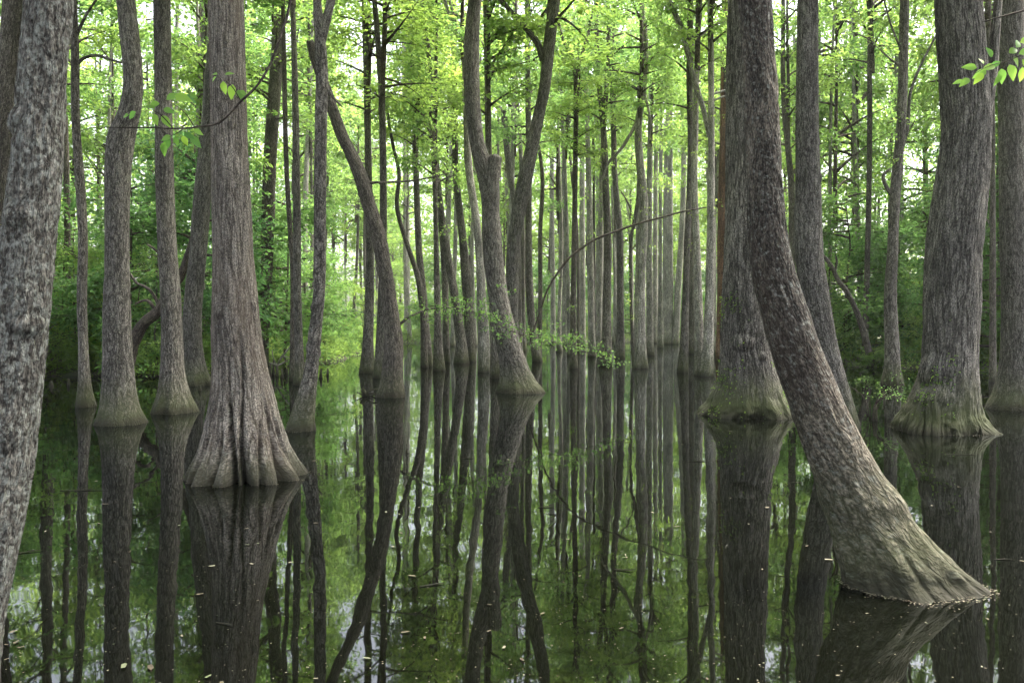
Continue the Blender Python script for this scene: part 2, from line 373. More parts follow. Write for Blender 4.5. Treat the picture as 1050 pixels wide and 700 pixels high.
TREES = {}
def tree(key, label, base_y, pts, mat='grey', kind='swamp tree', ns=18, dz=.16, top=None, cr=None, limbs=(), name='tupelo_tree', group=None,
         flute=.16, fh=.6, amp=0, depth=None, bank=False, leany=0.0, seed=None, **kw):
    """pts: rows (x, y, width) in photo pixels from the top down, the last one at the waterline"""
    seed = seed if seed is not None else len(TREES)*3+1
    wb = pts[-1][2]
    Yf = depth or H*F/(base_y-HY); Yc = Yf/(1-wb/2/F) if not depth else depth
    keys = []
    for (x, y, wd) in pts:
        p = W(x, y, Yc); keys.append([p[0], Yc, p[2], wd/2/F*Yc])
    zb = 0.0
    if bank or depth: zb = float(ground(keys[-1][0], Yc)); 
    keys[-1][2] = zb if (bank or depth) else 0.0
    keys = [k for i, k in enumerate(keys) if i == len(keys)-1 or k[2] > zb+.05]
    lo = keys[-1]; nx = keys[-2]
    keys.append([lo[0]+(lo[0]-nx[0])*.25, lo[1], lo[2]-.5, lo[3]*1.12])      # down to the mud
    t0 = keys[0]; t1 = keys[1]
    ztop = t0[2]; want = top or max(ztop+2.5, 17+random.uniform(-2, 3))
    sl = (t0[0]-t1[0])/max(.5, t0[2]-t1[2]); sl = max(-.12, min(.12, sl))
    hh = want-ztop
    if hh > .2 and top != 0:
        keys.insert(0, [t0[0]+sl*hh*.5, t0[1], ztop+hh*.5, t0[3]*.8]); keys.insert(0, [t0[0]+sl*hh*.7, t0[1], want, t0[3]*.38])
    base = np.array([lo[0], lo[1], zb])
    if leany:
        for k in keys: k[1] += leany*max(0, k[2]-zb)
    if ns >= 40 and 'bumps' not in kw:                       # healed knots and branch scars
        rk = random.Random(seed); kw['bumps'] = [(-math.pi/2+rk.uniform(-1.3, 1.3), rk.uniform(.7, 1.6+.35*Yc), rk.uniform(.03, .055), rk.uniform(.04, .09), rk.uniform(.012, .03)) for _ in range(5)]
    L = [[k[0]-base[0], k[1]-base[1], k[2]-base[2], k[3]] for k in keys]
    r = thing(name, label, 'tree', base, group)
    mb = MB()
    trunk_rings(mb, L, ns, dz, seed, flute=flute, fh=fh, amp=amp, **kw)
    link('trunk', mb.mesh('trunk', M[mat]), r)
    if limbs:
        for lp in limbs:                                   # rows (x, y, width) from where it leaves the trunk
            mb = MB(); P = []; R = []
            for i, q in enumerate(lp):
                p = W(q[0], q[1], Yc); p[1] += (q[3] if len(q) > 3 else 0)+leany*max(0, p[2]); P.append(p-base); R.append(q[2]/2/F*Yc)
            tube(mb, P, R, 9 if Yc < 14 else 6, seed, knob=.18)
            link('limb', mb.mesh('limb', M[mat if mat in ('grey', 'pale', 'dark', 'ridged') else 'grey']), r)
    if cr:
        zt = keys[0][2]
        ck, frac, rs = cr
        c0 = max(1.0, zt*(1-frac)); Kk = np.array(sorted(L, key=lambda k: k[2]))
        xx = float(np.interp(c0, Kk[:, 2], Kk[:, 0])); yy = float(np.interp(c0, Kk[:, 2], Kk[:, 1]))
        Hc = {'tall': 13, 'wood': 12}.get(ck, 6.5)
        add_crown(r, ck, (xx, yy, c0), (zt+1.5-c0)/Hc, rs)  # near crowns hang out of view, widened to shade the trunks below
    TREES[key] = (r, Yc, base)
    return r
# ---- near left
tree('lichen', 'near trunk at the left edge crusted with pale grey lichen and leaning left', 738,
     [(51,-40,42),(50,0,42),(45,60,43),(40,130,44),(34,200,48),(28,260,48),(21,330,50),(12,407,52),(1,500,52),(-15,575,53),(-28,640,55),(-48,738,80)],
     'lichen', ns=150, dz=.014, amp=.010, ridge=42, wob=.04, flute=.2, fh=.3, cr=('tall',.35,1.45))
tree('slant_back', 'smooth dark trunk half hidden behind the lichen-crusted trunk', 432,
     [(13,0,18),(8,60,18),(2,130,19),(-3,200,19),(-7,260,20),(-12,340,23),(-17,400,31),(-21,432,45)], 'dark', ns=40, dz=.06, amp=.006, ridge=30, cr=('tall',.4,1.4))
tree('thin_left', 'thin dark trunk right of the lichen-crusted trunk with a side branch near its top', 418,
     [(75,0,7),(77,60,8),(77,100,8),(78,130,8),(82,186,9),(85,240,9),(84,300,9.5),(86,370,10.5),(87,400,14),(88,418,20)], 'grey', ns=28, dz=.08, amp=.003, ridge=40,
     limbs=[[(77,70,4),(84,61,3.5),(98,57,3),(112,61,2.6),(126,65,2.2)],[(77,40,4),(86,20,3),(104,-8,2)]], cr=('tall',.4,1.4))
tree('crooked_left', 'stout trunk kinked to the left below its top, standing in the left water', 437,
     [(129,0,18),(132,30,18),(135,60,18),(136,93,19),(133,112,21),(125,138,26),(121.5,167,25),(120,223,23),(120,280,24),(120,320,26),(121,370,28),(122,400,32),(123,422,40),(124,437,49)],
     'grey', ns=72, dz=.04, amp=.006, ridge=34, cr=('tall',.4,1.4), flute=.12)
tree('straight_left', 'straight grey trunk with a flared green foot beside the kinked trunk', 425,
     [(166,0,16),(167,60,16),(168,130,17),(170,223,18),(172,260,18.5),(175,300,19.5),(176.5,350,21),(176.5,385,25),(177,405,33),(177,425,46)],
     'grey', ns=60, dz=.05, amp=.006, ridge=34, cr=('tall',.4,1.4), flute=.2)
tree('behind_fluted', 'trunk curving up behind the fluted tree with a buttressed foot', 396,
     [(222,0,12),(219,60,13),(215,120,14),(209,180,16),(206,223,17),(203,260,17),(199,300,18),(197,340,19),(198,365,21),(200,383,26),(201,396,32)],
     'grey', ns=44, dz=.07, amp=.006, ridge=30, flute=.4, cr=('tall',.4,1.4))
PI2 = math.pi/2
tree('fluted', 'big reddish grey tree with a wide deeply fluted base standing alone at left', 500,
     [(231.5,0,34),(233.5,75,35),(235,130,35.5),(237.5,223,38),(239,262,39),(241,300,43),(243,350,49),(246,380,54),(248,405,62),(249,430,73),(250,462,92),(251,485,107),(251,500,118)],
     'fluted', ns=300, dz=.016, amp=.0075, ridge=46, flute=.13, fh=.45, lump=.05, wob=.04, nfl=10, cr=('tall',.35,1.45),
     grooves=[(-PI2+.02,.08,.46,1.3),(-PI2+.38,.07,.42,1.6),(-PI2-.62,.08,.24,.85),(-PI2+.98,.08,.28,1.0),(-PI2+.70,.05,.22,.7),(-PI2-1.05,.08,.26,.8),(-PI2+1.35,.08,.26,.8),(-PI2-.30,.05,.18,.6),
              (.6,.1,.25,1.1),(1.2,.1,.25,.9),(1.9,.12,.3,1.2),(2.5,.1,.22,.8),(3.1,.1,.25,.9)])
tree('bank_dark', 'dark straight trunk on the bank just right of the fluted tree', 372,
     [(288,0,12),(284,60,12.5),(279,130,13),(277,160,13),(275,223,13),(273,280,12.5),(271,325,12),(269,355,12),(268,372,15)], 'dark', bank=True, depth=32.5, name='forest_tree', ns=24, amp=.004, cr=('wood',.45,1.1))
tree('wiry', 'thin wiry dark trunk between the bank tree and the slender grey pair', 391,
     [(290,0,4),(292,100,5),(293,150,5),(296.5,221,5),(300,275,5),(300,330,5),(300,370,6),(300,391,8)], 'dark', ns=14, cr=('tall',.4,.8))
tree('slim_grey', 'slim straight grey trunk right beside a wiry dark one', 395,
     [(300,0,5),(302,70,6),(303.6,150,7),(304.5,223,8),(305,300,8),(306,340,8.5),(307,375,10),(307,395,14)], 'grey', ns=24, dz=.1, amp=.003, cr=('tall',.4,.8))
tree('leaning_fork', 'tree leaning right with a fork at its top and its foot spread in the water', 443,
     [(325,0,8),(328,37,11),(330,75,12),(329,130,12),(328,223,12),(328,262,12),(327,300,11.5),(323,340,13),(318,385,15),(315,400,18),(312,415,22),(309,430,26),(307,443,31)],
     'grey', ns=60, dz=.05, amp=.004, ridge=36, flute=.15, cr=('tall',.4,1.4), limbs=[[(329,45,9),(335,20,8.5),(341,-5,8),(348,-40,6)],[(329,70,4),(338,95,3),(351,110,2)]])
tree('blunt_lean', 'dark trunk slanting up to the left to a blunt broken end behind the forked tree', 408,
     [(318,43,8),(323,62,9.5),(331,82,10.5),(343,118,12),(352,142,13),(361,160,14),(368.6,178,14.5),(378,210,15),(387,238,15),(393,268,15),(398,300,15.5),(402,330,17),(404,350,19),(403,375,21),(402,393,24),(401,408,29)],
     'dark', ns=60, dz=.05, amp=.006, ridge=34, top=0, flute=.15,
     limbs=[[(409,333,3),(418,326,2.4),(428,321,2),(441,316.5,1.7),(462,316,1.4),(480,318,1.2),(500,326,1),(520,337,.9),(545,346,.8,-.3),(575,352,.7,-.6),(600,361,.6,-.9),(628,370,.5,-1.2)],
            [(373,187.5,3),(392,187,2.2),(425,185,1.8),(446,181,1.5),(462,177,1)]])
tree('pair_left', 'slender straight trunk left of its twin with a wide foot by the driftwood', 383,
     [(373,0,5),(376,93,6),(378,186,7),(379,240,8),(379,293,9),(378,330,10),(377,360,12),(377,383,17)], 'grey', ns=28, dz=.09, amp=.004, cr=('tall',.45,.9))
tree('pair_right', 'slender straight trunk partly covered by the dark slanting trunk', 388,
     [(384,0,5),(391,93,6.5),(393,186,7),(393,240,7.5),(392,293,8),(391,330,9),(390,365,11),(390,388,15)], 'grey', ns=28, dz=.09, amp=.004, cr=('tall',.45,.9))
# ---- middle
tree('mid_pale', 'pale slim trunk rising bare to the top just right of the slanting trunk', 376,
     [(421,0,5),(424,93,5.5),(427,186,6),(430,260,7),(433.6,300,8),(436,340,10),(437.7,376,14)], 'grey', ns=24, dz=.12, cr=('tall',.5,.9), flute=.25)
tree('zigzag', 'thin crooked zigzag trunk crossing to the foot of the pale slim trunk', 377,
     [(392,80,2.5),(398,120,3),(403,149,3.4),(409,176,4),(407,212,4.5),(414,240,5),(420,258,5),(428,282,6),(433,316,6),(436,377,7)], 'dark', ns=12, dz=.12, top=8.5)
tree('dark_mid', 'thin trunk with small tufts of leaves along it', 380.5,
     [(434,0,4),(440,60,4.5),(443,120,5),(446,190,5),(447,240,5),(448,290,6),(449,340,8),(450,380.5,12)], 'grey', ns=18, dz=.12, cr=('tall',.6,.7), flute=.25)
tree('mid_join', 'narrow trunk with a narrow foot tucked behind the thin tufted one', 372,
     [(430,0,5),(436,60,5),(442,120,5),(450,200,6),(455,260,7),(457,320,6.5),(458,372,8)], 'grey', ns=18, dz=.15, cr=('tall',.5,.8), flute=.3)
tree('mid_lean', 'trunk leaning left as it rises, left one of two joined wide feet', 373,
     [(438,0,4),(444.6,86,5),(446,154,6),(451,206,6.5),(457,250,7.5),(464,290,8.5),(470,330,10),(473,355,12),(473,373,15)], 'grey', ns=20, dz=.15, cr=('tall',.5,.9), flute=.3)
tree('mid_upright', 'upright trunk, right one of two joined wide feet', 371,
     [(465,0,5),(466,93,6),(468,186,6.5),(474,240,8),(477.5,280,10),(481,330,10),(483,371,11)], 'grey', ns=20, dz=.15, cr=('tall',.5,.9), flute=.3)
tree('mid_dark_foot', 'dark footed trunk bending up close along the left side of the central tree', 382,
     [(453,-12,3),(458,8,4),(470,34,5),(476,62,5.5),(477,90,6),(479,130,7),(480.5,171,8),(486,210,8),(490,240,8),(492,270,8),(494,310,10),(496,350,12),(496,382,14)],
     'pale', ns=24, dz=.11, cr=('tall',.4,.7), flute=.25, limbs=[[(469,32,4),(462,5,3),(452,-25,2)]])
tree('mid_hidden', 'low footed trunk showing just left of the central tree base', 388,
     [(497,-60,5),(500,100,6),(503,240,8),(506,320,9),(508,360,10),(508.6,388,12)], 'grey', ns=22, dz=.13, cr=('tall',.5,.8), flute=.25)
tree('central', 'largest middle tree with a broken stub halfway and a foot sweeping to the right', 404,
     [(487,0,13),(484,37,15),(483.5,75,15.6),(485,112,15.6),(490,149,16),(497,172,20),(502,195,20),(503,212,17.5),(504,240,19),(508,285,20),(511,305,20),(518,340,24),(526,370,28),(531,388,35),(535.6,404,47)],
     'grey', ns=84, dz=.06, amp=.010, ridge=24, flute=.22, fh=.5, cr=('tall',.4,1.4), limbs=[[(502,205,15,-.1),(505.5,185,14,-.12),(507.5,170,12.5,-.12),(508.5,160.5,12.5,-.12),(508.7,159.5,12,-.12)]])
tree('big_v', 'tree leaning right behind the central one with a fork high on its left side', 391,
     [(569,0,11),(562,56,12),(558,93,11.5),(552,120,12),(546,149,13),(538,186,15),(531,223,14),(527,248,13),(525,300,13),(525,345,14),(526,391,20)],
     'grey', ns=50, dz=.08, amp=.006, ridge=26, cr=('tall',.4,1.4), limbs=[[(557,62,7),(552,46,6.5),(539,29,6),(524,12,5),(510,-4,5),(490,-25,4)]])
tree('broken_mid', 'crooked broken trunk with a bare sideways limb between the central tree and the leaning one', 366,
     [(516.6,112,6),(518,132,6.5),(520,154,6.5),(523,180,6),(527,206,6),(530,236,6),(531,300,8),(532,366,10)], 'grey', ns=16, dz=.2, top=0, limbs=[[(516,114,4.5),(508,108,4),(499,100,3.4),(494,80,2.6),(493,52,2)]])
tree('thread_a', 'very thin straight stem just right of the central tree', 362, [(511,0,2),(511,154,2.4),(511,240,2.6),(512,362,3.5)], 'grey', ns=10, dz=.4, cr=('tall',.35,.6))
tree('thread_b', 'thin stem with a bend between the central tree and the leaning one', 360, [(527,0,3),(528.6,34,3.4),(529.6,86,3.6),(533.7,151,4),(536,240,5),(537,360,7)], 'grey', ns=12, dz=.4, cr=('tall',.4,.8))
tree('right_of_v', 'straight slender trunk crossing behind the leaning fork', 371,
     [(540,0,5),(540.5,34,5),(542,137,6),(542,240,7),(543,300,8),(547,345,9),(551,371,12)], 'grey', ns=20, dz=.15, cr=('tall',.5,.9), flute=.25)
tree('kinked_dark', 'dark kinked thin stem right of the slender trunk behind the leaning fork', 363,
     [(549,120,2.4),(552,147,3),(556,178,4),(554,236,4.4),(554,300,4.5),(553,363,6)], 'dark', ns=12, dz=.25, top=14)
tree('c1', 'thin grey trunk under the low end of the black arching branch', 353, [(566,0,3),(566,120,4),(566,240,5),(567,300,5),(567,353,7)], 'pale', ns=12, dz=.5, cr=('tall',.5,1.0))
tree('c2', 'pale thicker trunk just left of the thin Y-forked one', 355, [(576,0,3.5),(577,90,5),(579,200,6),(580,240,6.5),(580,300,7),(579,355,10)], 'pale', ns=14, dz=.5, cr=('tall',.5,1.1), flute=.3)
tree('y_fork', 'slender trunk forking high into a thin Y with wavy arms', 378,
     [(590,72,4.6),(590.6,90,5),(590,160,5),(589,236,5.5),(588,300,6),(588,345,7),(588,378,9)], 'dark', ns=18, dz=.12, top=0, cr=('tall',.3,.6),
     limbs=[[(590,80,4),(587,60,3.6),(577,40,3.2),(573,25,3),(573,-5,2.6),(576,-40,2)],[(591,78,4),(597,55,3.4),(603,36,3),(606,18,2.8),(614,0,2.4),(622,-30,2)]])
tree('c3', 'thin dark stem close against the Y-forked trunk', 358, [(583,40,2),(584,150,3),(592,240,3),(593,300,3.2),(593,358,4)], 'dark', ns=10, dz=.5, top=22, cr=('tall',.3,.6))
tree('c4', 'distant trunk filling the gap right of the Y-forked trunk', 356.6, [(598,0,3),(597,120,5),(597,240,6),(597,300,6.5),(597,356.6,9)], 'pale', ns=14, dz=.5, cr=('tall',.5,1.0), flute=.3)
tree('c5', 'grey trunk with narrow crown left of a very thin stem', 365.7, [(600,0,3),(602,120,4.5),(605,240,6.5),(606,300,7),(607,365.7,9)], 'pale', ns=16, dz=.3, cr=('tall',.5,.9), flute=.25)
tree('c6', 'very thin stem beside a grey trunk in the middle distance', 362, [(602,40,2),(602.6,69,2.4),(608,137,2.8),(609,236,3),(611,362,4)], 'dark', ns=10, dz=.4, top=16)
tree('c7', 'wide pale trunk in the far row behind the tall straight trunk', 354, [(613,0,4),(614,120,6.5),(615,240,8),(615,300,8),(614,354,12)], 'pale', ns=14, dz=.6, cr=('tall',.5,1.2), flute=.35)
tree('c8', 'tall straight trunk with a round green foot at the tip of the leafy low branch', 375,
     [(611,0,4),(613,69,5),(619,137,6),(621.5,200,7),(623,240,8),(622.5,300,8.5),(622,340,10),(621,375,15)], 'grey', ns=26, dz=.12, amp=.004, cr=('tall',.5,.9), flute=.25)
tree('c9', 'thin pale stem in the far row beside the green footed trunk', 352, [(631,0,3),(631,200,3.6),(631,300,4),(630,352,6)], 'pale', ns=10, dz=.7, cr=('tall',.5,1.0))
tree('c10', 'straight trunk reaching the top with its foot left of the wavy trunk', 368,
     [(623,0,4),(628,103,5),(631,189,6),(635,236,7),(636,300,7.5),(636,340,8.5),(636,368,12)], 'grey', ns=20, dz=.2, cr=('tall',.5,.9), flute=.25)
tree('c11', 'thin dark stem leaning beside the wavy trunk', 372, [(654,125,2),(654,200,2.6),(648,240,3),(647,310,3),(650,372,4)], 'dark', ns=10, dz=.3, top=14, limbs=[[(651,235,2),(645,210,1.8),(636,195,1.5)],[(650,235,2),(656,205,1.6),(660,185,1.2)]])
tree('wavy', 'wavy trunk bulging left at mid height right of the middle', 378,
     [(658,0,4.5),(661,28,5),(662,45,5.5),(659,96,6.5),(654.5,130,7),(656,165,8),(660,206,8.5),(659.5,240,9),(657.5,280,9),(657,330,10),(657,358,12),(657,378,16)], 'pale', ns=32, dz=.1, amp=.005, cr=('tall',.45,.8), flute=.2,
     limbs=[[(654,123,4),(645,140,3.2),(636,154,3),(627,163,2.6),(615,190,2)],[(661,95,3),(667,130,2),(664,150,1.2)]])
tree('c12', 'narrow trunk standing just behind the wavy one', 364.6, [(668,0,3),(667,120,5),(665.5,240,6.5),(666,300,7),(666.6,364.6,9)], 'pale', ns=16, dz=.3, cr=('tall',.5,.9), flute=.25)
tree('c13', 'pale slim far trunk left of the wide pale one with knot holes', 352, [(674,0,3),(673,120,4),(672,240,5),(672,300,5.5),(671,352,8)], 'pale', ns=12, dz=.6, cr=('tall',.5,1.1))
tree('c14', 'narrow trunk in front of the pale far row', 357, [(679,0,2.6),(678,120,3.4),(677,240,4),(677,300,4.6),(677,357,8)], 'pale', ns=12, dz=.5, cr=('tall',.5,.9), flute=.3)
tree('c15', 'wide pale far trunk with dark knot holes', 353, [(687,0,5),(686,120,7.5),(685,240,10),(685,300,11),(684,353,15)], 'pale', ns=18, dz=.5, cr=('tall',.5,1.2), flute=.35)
tree('c16', 'far trunk leaning right beside the wide pale one', 353, [(704,0,3),(702,120,5),(699,240,6),(695,300,7),(692,353,9)], 'pale', ns=14, dz=.5, cr=('tall',.5,1.1))
tree('c17', 'grey trunk with a small foot in open water before the broad one', 382,
     [(709,0,4),(708,100,5),(707,189,5.5),(705,240,6.5),(703,300,7),(702,340,8),(700,382,11)], 'grey', ns=24, dz=.12, cr=('tall',.5,.8), flute=.25)
tree('c18', 'broad trunk behind the pair right of the middle', 363, [(708,0,4),(709,100,6),(708,240,8),(708,300,8.5),(709,363,11)], 'grey', ns=16, dz=.3, cr=('tall',.5,.9))
tree('c19', 'upright trunk with dark side branches, left of two with joined feet', 385,
     [(718,0,4.5),(716,34,5),(714,86,5.5),(713,137,6),(712,190,6.5),(714,240,7),(716,300,8),(717,350,10),(718,385,13)], 'pale', ns=26, dz=.12, amp=.003, cr=('tall',.45,.8), flute=.25,
     limbs=[[(714,95,4),(707,62,5),(697,27,5),(685,0,4.6),(672,-25,3.6)],[(716,40,2.6),(726,30,2.4),(751,17,2)],[(716,42,2.5),(705,33,2),(690,5,1.6)]])
tree('c20', 'straight trunk with a broad foot, right of two with joined feet', 386,
     [(728.4,0,5.5),(729,69,6),(729.5,137,6.5),(729,200,7.5),(729,240,8.5),(728,290,9),(727,330,10.5),(726,360,12),(725,386,15)], 'pale', ns=28, dz=.1, amp=.004, cr=('tall',.45,.8), flute=.25,
     limbs=[[(727.5,140,5),(722,115,5.5),(714,89,5),(709,70,4)],[(730,97,2.5),(740,94,2.2),(756,88,1.6)],[(730,104,2.4),(742,99,2),(756,97,1.6)]])
tree('c21', 'trunk with peeling red brown bark beside the big burled tree', 370, [(743,0,6),(742,120,7),(740,240,9),(740,300,9),(739,370,12)], 'red', ns=18, dz=.3, cr=('tall',.5,.9))
# ---- right
tree('burled', 'huge ridged tree with a burl and green moss around its swollen foot', 430,
     [(765,0,34),(764.5,60,36),(764,120,38),(764,186,40),(764.5,240,42),(764,280,44),(764.5,330,47),(765,362,51),(767,385,59),(767,402,68),(766.5,418,82),(766,430,90)],
     'ridged', ns=220, dz=.024, amp=.017, ridge=24, flute=.22, fh=.5, lump=.45, wob=.07, bumps=[(-PI2-.42, 1.32, .16, .13, .09), (-PI2+.38, 1.08, .06, .07, .04)], cr=('tall',.35,1.8))
tree('leaning', 'near tree leaning hard to the left with a wide slanting foot and stripped brown bark', 622,
     [(774,0,31),(777,45,32),(780,93,33),(782,140,34),(784,186,35),(786,225,37),(789,258,39),(798.5,300,44),(806,325,46),(813,350,48),(832,400,53),(852,450,60),(876,500,74),(905,550,104),(922,580,130),(932,608,148)],
     'strip', ns=300, dz=.012, amp=.0085, ridge=34, flute=.16, fh=.45, lump=.25, wob=.05, bumps=[(-PI2+.75, .0, .28, .35, .10), (0.05, 0, .30, .4, -.13)], seed=41, top=15, cr=('tall',.4,1.4), leany=.0)
tree('behind_lean', 'straight tree passing behind the near leaning trunk', 443,
     [(828,0,20),(827.6,93,21.5),(828.6,186,24),(829,240,27),(831,270,27.5),(835,300,28),(843,350,29),(854,395,32),(860,425,37),(862,443,42)],
     'grey', ns=72, dz=.05, amp=.006, ridge=30, cr=('tall',.35,1.45), seed=63)
tree('dark_behind', 'dark trunk seen between the burled tree and the straight one', 372, [(803,0,4),(804,110,5),(811,186,6),(812,260,7),(812,372,9)], 'dark', ns=16, dz=.3, cr=('tall',.5,.9))
tree('right_slim', 'slim lichen-spotted trunk with a long right-hand fork, alone in the gap at right', 396,
     [(927.6,0,8.5),(926,75,9),(924,130,9),(919,186,10),(916.5,223,10),(915,260,10.5),(913,300,12),(914.5,350,14),(914.7,380,17),(914.7,396,22)],
     'grey', ns=40, dz=.07, amp=.004, ridge=30, cr=('tall',.4,.9), limbs=[[(921,165,4),(930,134,3.6),(934,93,3),(945,65,2.5),(962,33,2)],[(926,70,2.5),(912,60,2),(890,40,1.5),(872,32,1)],[(926,55,2.5),(915,30,2),(905,-5,1.8)],[(915,200,5),(908,190,4),(906,180,3.6),(914,172,2)]])
tree('mossy', 'massive ridged tree near the right edge with moss and knobbly roots on its left side', 447,
     [(983,0,43),(986.5,56,44),(989,93,45),(991,130,45),(990,149,45.5),(988,175,48),(985,200,50),(982,223,51),(980,240,52),(976,300,51.5),(974,350,50.5),(971,390,58),(968,408,67),(965,425,76),(964,447,93)],
     'ridged', ns=260, dz=.02, amp=.014, ridge=28, flute=.14, fh=.5, lump=.55, wob=.06, bumps=[(-PI2-1.2, .95, .2, .2, .07), (-PI2-.9, .55, .18, .14, .07)], cr=('tall',.35,1.8), limbs=[[(1008,130,12),(1016,90,10),(1020,40,9),(1024,-10,8)]])
tree('right_edge', 'trunk cut by the right edge of the view with a flared foot', 422,
     [(1036,0,24),(1038,130,24.5),(1040,240,26),(1042,300,27),(1043,350,30),(1043,385,37),(1043,405,46),(1042,422,56)], 'grey', ns=64, dz=.05, amp=.006, ridge=32, cr=('tall',.35,1.45))
tree('right_thin', 'thin black trunk between the massive mossy tree and the edge trunk', 392, [(1012,0,5),(1017,100,5),(1018,190,5),(1018,260,5.5),(1018,392,8)], 'dark', ns=14, dz=.2, cr=('tall',.4,.8))
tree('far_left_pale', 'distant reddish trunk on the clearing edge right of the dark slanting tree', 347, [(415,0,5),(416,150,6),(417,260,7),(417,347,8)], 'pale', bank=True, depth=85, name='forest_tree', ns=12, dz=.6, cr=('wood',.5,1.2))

# ------------------------------------------------------------------ single branches and dead wood
def limb_thing(name, label, cat, Y, rows, mat='dark', part='limb', ns=10, group=None, extra=()):
    P = [W(a, b, Y)+np.array([0, q[0] if q else 0, 0]) for (a, b, c, *q) in rows]; base = P[0]
    r = thing(name, label, cat, base, group)
    for k, rw in enumerate([rows]+list(extra)):
        mb = MB(); tube(mb, [W(a, b, Y)+np.array([0, q[0] if q else 0, 0])-base for (a, b, c, *q) in rw], [c/2/F*Y for (a, b, c, *q) in rw], ns, k+5, knob=.22)
        link(part if k == 0 else 'side_branch', mb.mesh(part, M[mat]), r)
    return r, base
limb_thing('fallen_branch', 'long black bare branch arching from the water up to the right across the middle trunks', 'branch', 22.5,
    [(543,354,1.4),(545,345,1.6),(552,325,1.8),(562,296,2.0),(573,278,2.3),(584,264,2.5),(597,254,2.5),(611,245,2.4),(630,238,2.3),(655,229,2.1),(678,223,1.9),(700,217,1.7),(728,212,1.3)], 'twig')
limb_thing('bent_tree', 'black crooked tree bending up to the right on the left bank', 'tree', 22.6,
    [(128,392,15),(131,374,14),(134,362,13),(137,350,12),(146,333,12),(163,318,11.5),(168,308,11),(176,295,10),(186,281,9),(193,262,7.5),(199,240,6),(206,215,5),(216,182,4)], 'twig', 'trunk',
    extra=[[(164,314,4),(152,296,3),(140,290,2.5),(133,280,2)],[(160,318,4),(150,308,3),(138,312,2)],[(186,281,4),(170,268,3),(158,255,2.5),(150,250,2)],[(196,252,3),(212,262,2.4),(226,258,2)]])
limb_thing('dead_tree', 'bare dead trunk tilting left on the right bank behind the leaning tree', 'tree', 30,
    [(891,361,7),(884,335,6),(876,314,5.5),(868,299,5),(858,284,4.5),(852,272,4),(843,260,3)], 'dark', 'trunk', extra=[[(856,279,2.5),(858,268,2),(857,262,1.6)]])
r, b0 = limb_thing('driftwood', 'tangle of black sticks and mud lodged left of the dark slanting trunk', 'driftwood', 18.4, [(371,398,4),(374,403,5),(379,409,4),(386,413,2)], 'dark', 'stick',
    extra=[[(372,405,2),(380,400,2),(392,398,1.4)],[(375,412,2),(384,404,2),(394,402,1.5)],[(372,396,1.5),(377,404,1.5),(384,402,1)],[(369,409,1.6),(378,406,2.5),(390,410,1.5)],[(366,402,1),(374,405,1.4),(381,398,.8)]])
limb_thing('sunken_branch', 'bare twig lying low over the water at the lower left', 'branch', 5.2, [(33,634,2.2),(45,650,2.4),(62,668,2.2),(84,678,1.6)], 'dark', extra=[[(45,650,1.2),(56,652,1),(66,650,.6)]])
limb_thing('deadwood', 'pale bare fallen branches at the bank right of the fluted tree', 'branch', 26, [(283,376,1.5),(289,366,2),(297,356,1.5),(306,346,1)], 'pale',
    extra=[[(276,372,1.5),(286,374,2),(296,368,1)],[(290,365,1.2),(296,366,1),(304,362,.7)],[(284,375,1.2),(280,366,1),(279,358,.7)]])
# cypress knees: short dark stumps, each its own thing
kn = [(272,377,26,3.4,9),(277,379,25.5,3,13),(280.5,376,26.5,2.6,17),(284,378,25.8,3.2,12),(289,380,25,3,10),(294,379,26,3,8),(329,383,25,2.6,10),(336,381,26,2.2,8),(205,401,20,3,6),(897,432,13.6,5.5,17),
      (134,396,23,3,6),(70,396,22,3,7),(52,399,21.5,4,6),(955,392,24,3,6),(300,385,24.5,2.4,9)]
for i, (x, y, Y, wd, ht) in enumerate(kn):
    p = W(x, y, Y); mb = MB(); r_ = wd/2/F*Y; h_ = ht/F*Y
    trunk_rings(mb, [(0, 0, -.4, r_*1.5), (0, 0, 0, r_*1.25), (r_*.1, 0, h_*.55, r_*.8), (r_*.25, 0, h_*.9, r_*.55), (r_*.3, 0, h_, r_*.2)], 12, .03, i*7, flute=.3, wob=.12)
    o = link('root_knee', mb.mesh('root_knee', M['dark']), None, (p[0], Y, 0))
    if x == 897: tag(o, 'lone upright dark stake stump in the water left of the massive mossy tree', 'stump')
    else: tag(o, 'short dark root knee poking from the water along the bank', 'root knee', 'root knees along the bank')

# ------------------------------------------------------------------ leafy sprays that hang into the view
def big_leaf_mesh(name, items, mat, nseg=5):
    """items: base point, direction, normal, length -> pointed oval leaves with a folded midrib and a curve"""
    V, Q, A = [], [], []
    for (p, d, n, s) in items:
        d = unit(np.array(d, float)); n = unit(np.array(n, float)-d*np.dot(n, d)); sd = np.cross(n, d); lv = random.random(); k0 = len(V)
        for i in range(nseg+1):
            t = i/nseg; wv = .30*s*math.sin(math.pi*min(1, t**.8*.97+.02))*(1-.15*t)
            c = p+d*s*t-n*s*.28*t*t
            V += [c-sd*wv+n*wv*.25, c, c+sd*wv+n*wv*.25]; A += [lv]*3
        for i in range(nseg):
            a = k0+i*3; Q += [(a, a+1, a+4, a+3), (a+1, a+2, a+5, a+4)]
    return make_mesh(name, V, Q, {'lv': A}, True, mat)

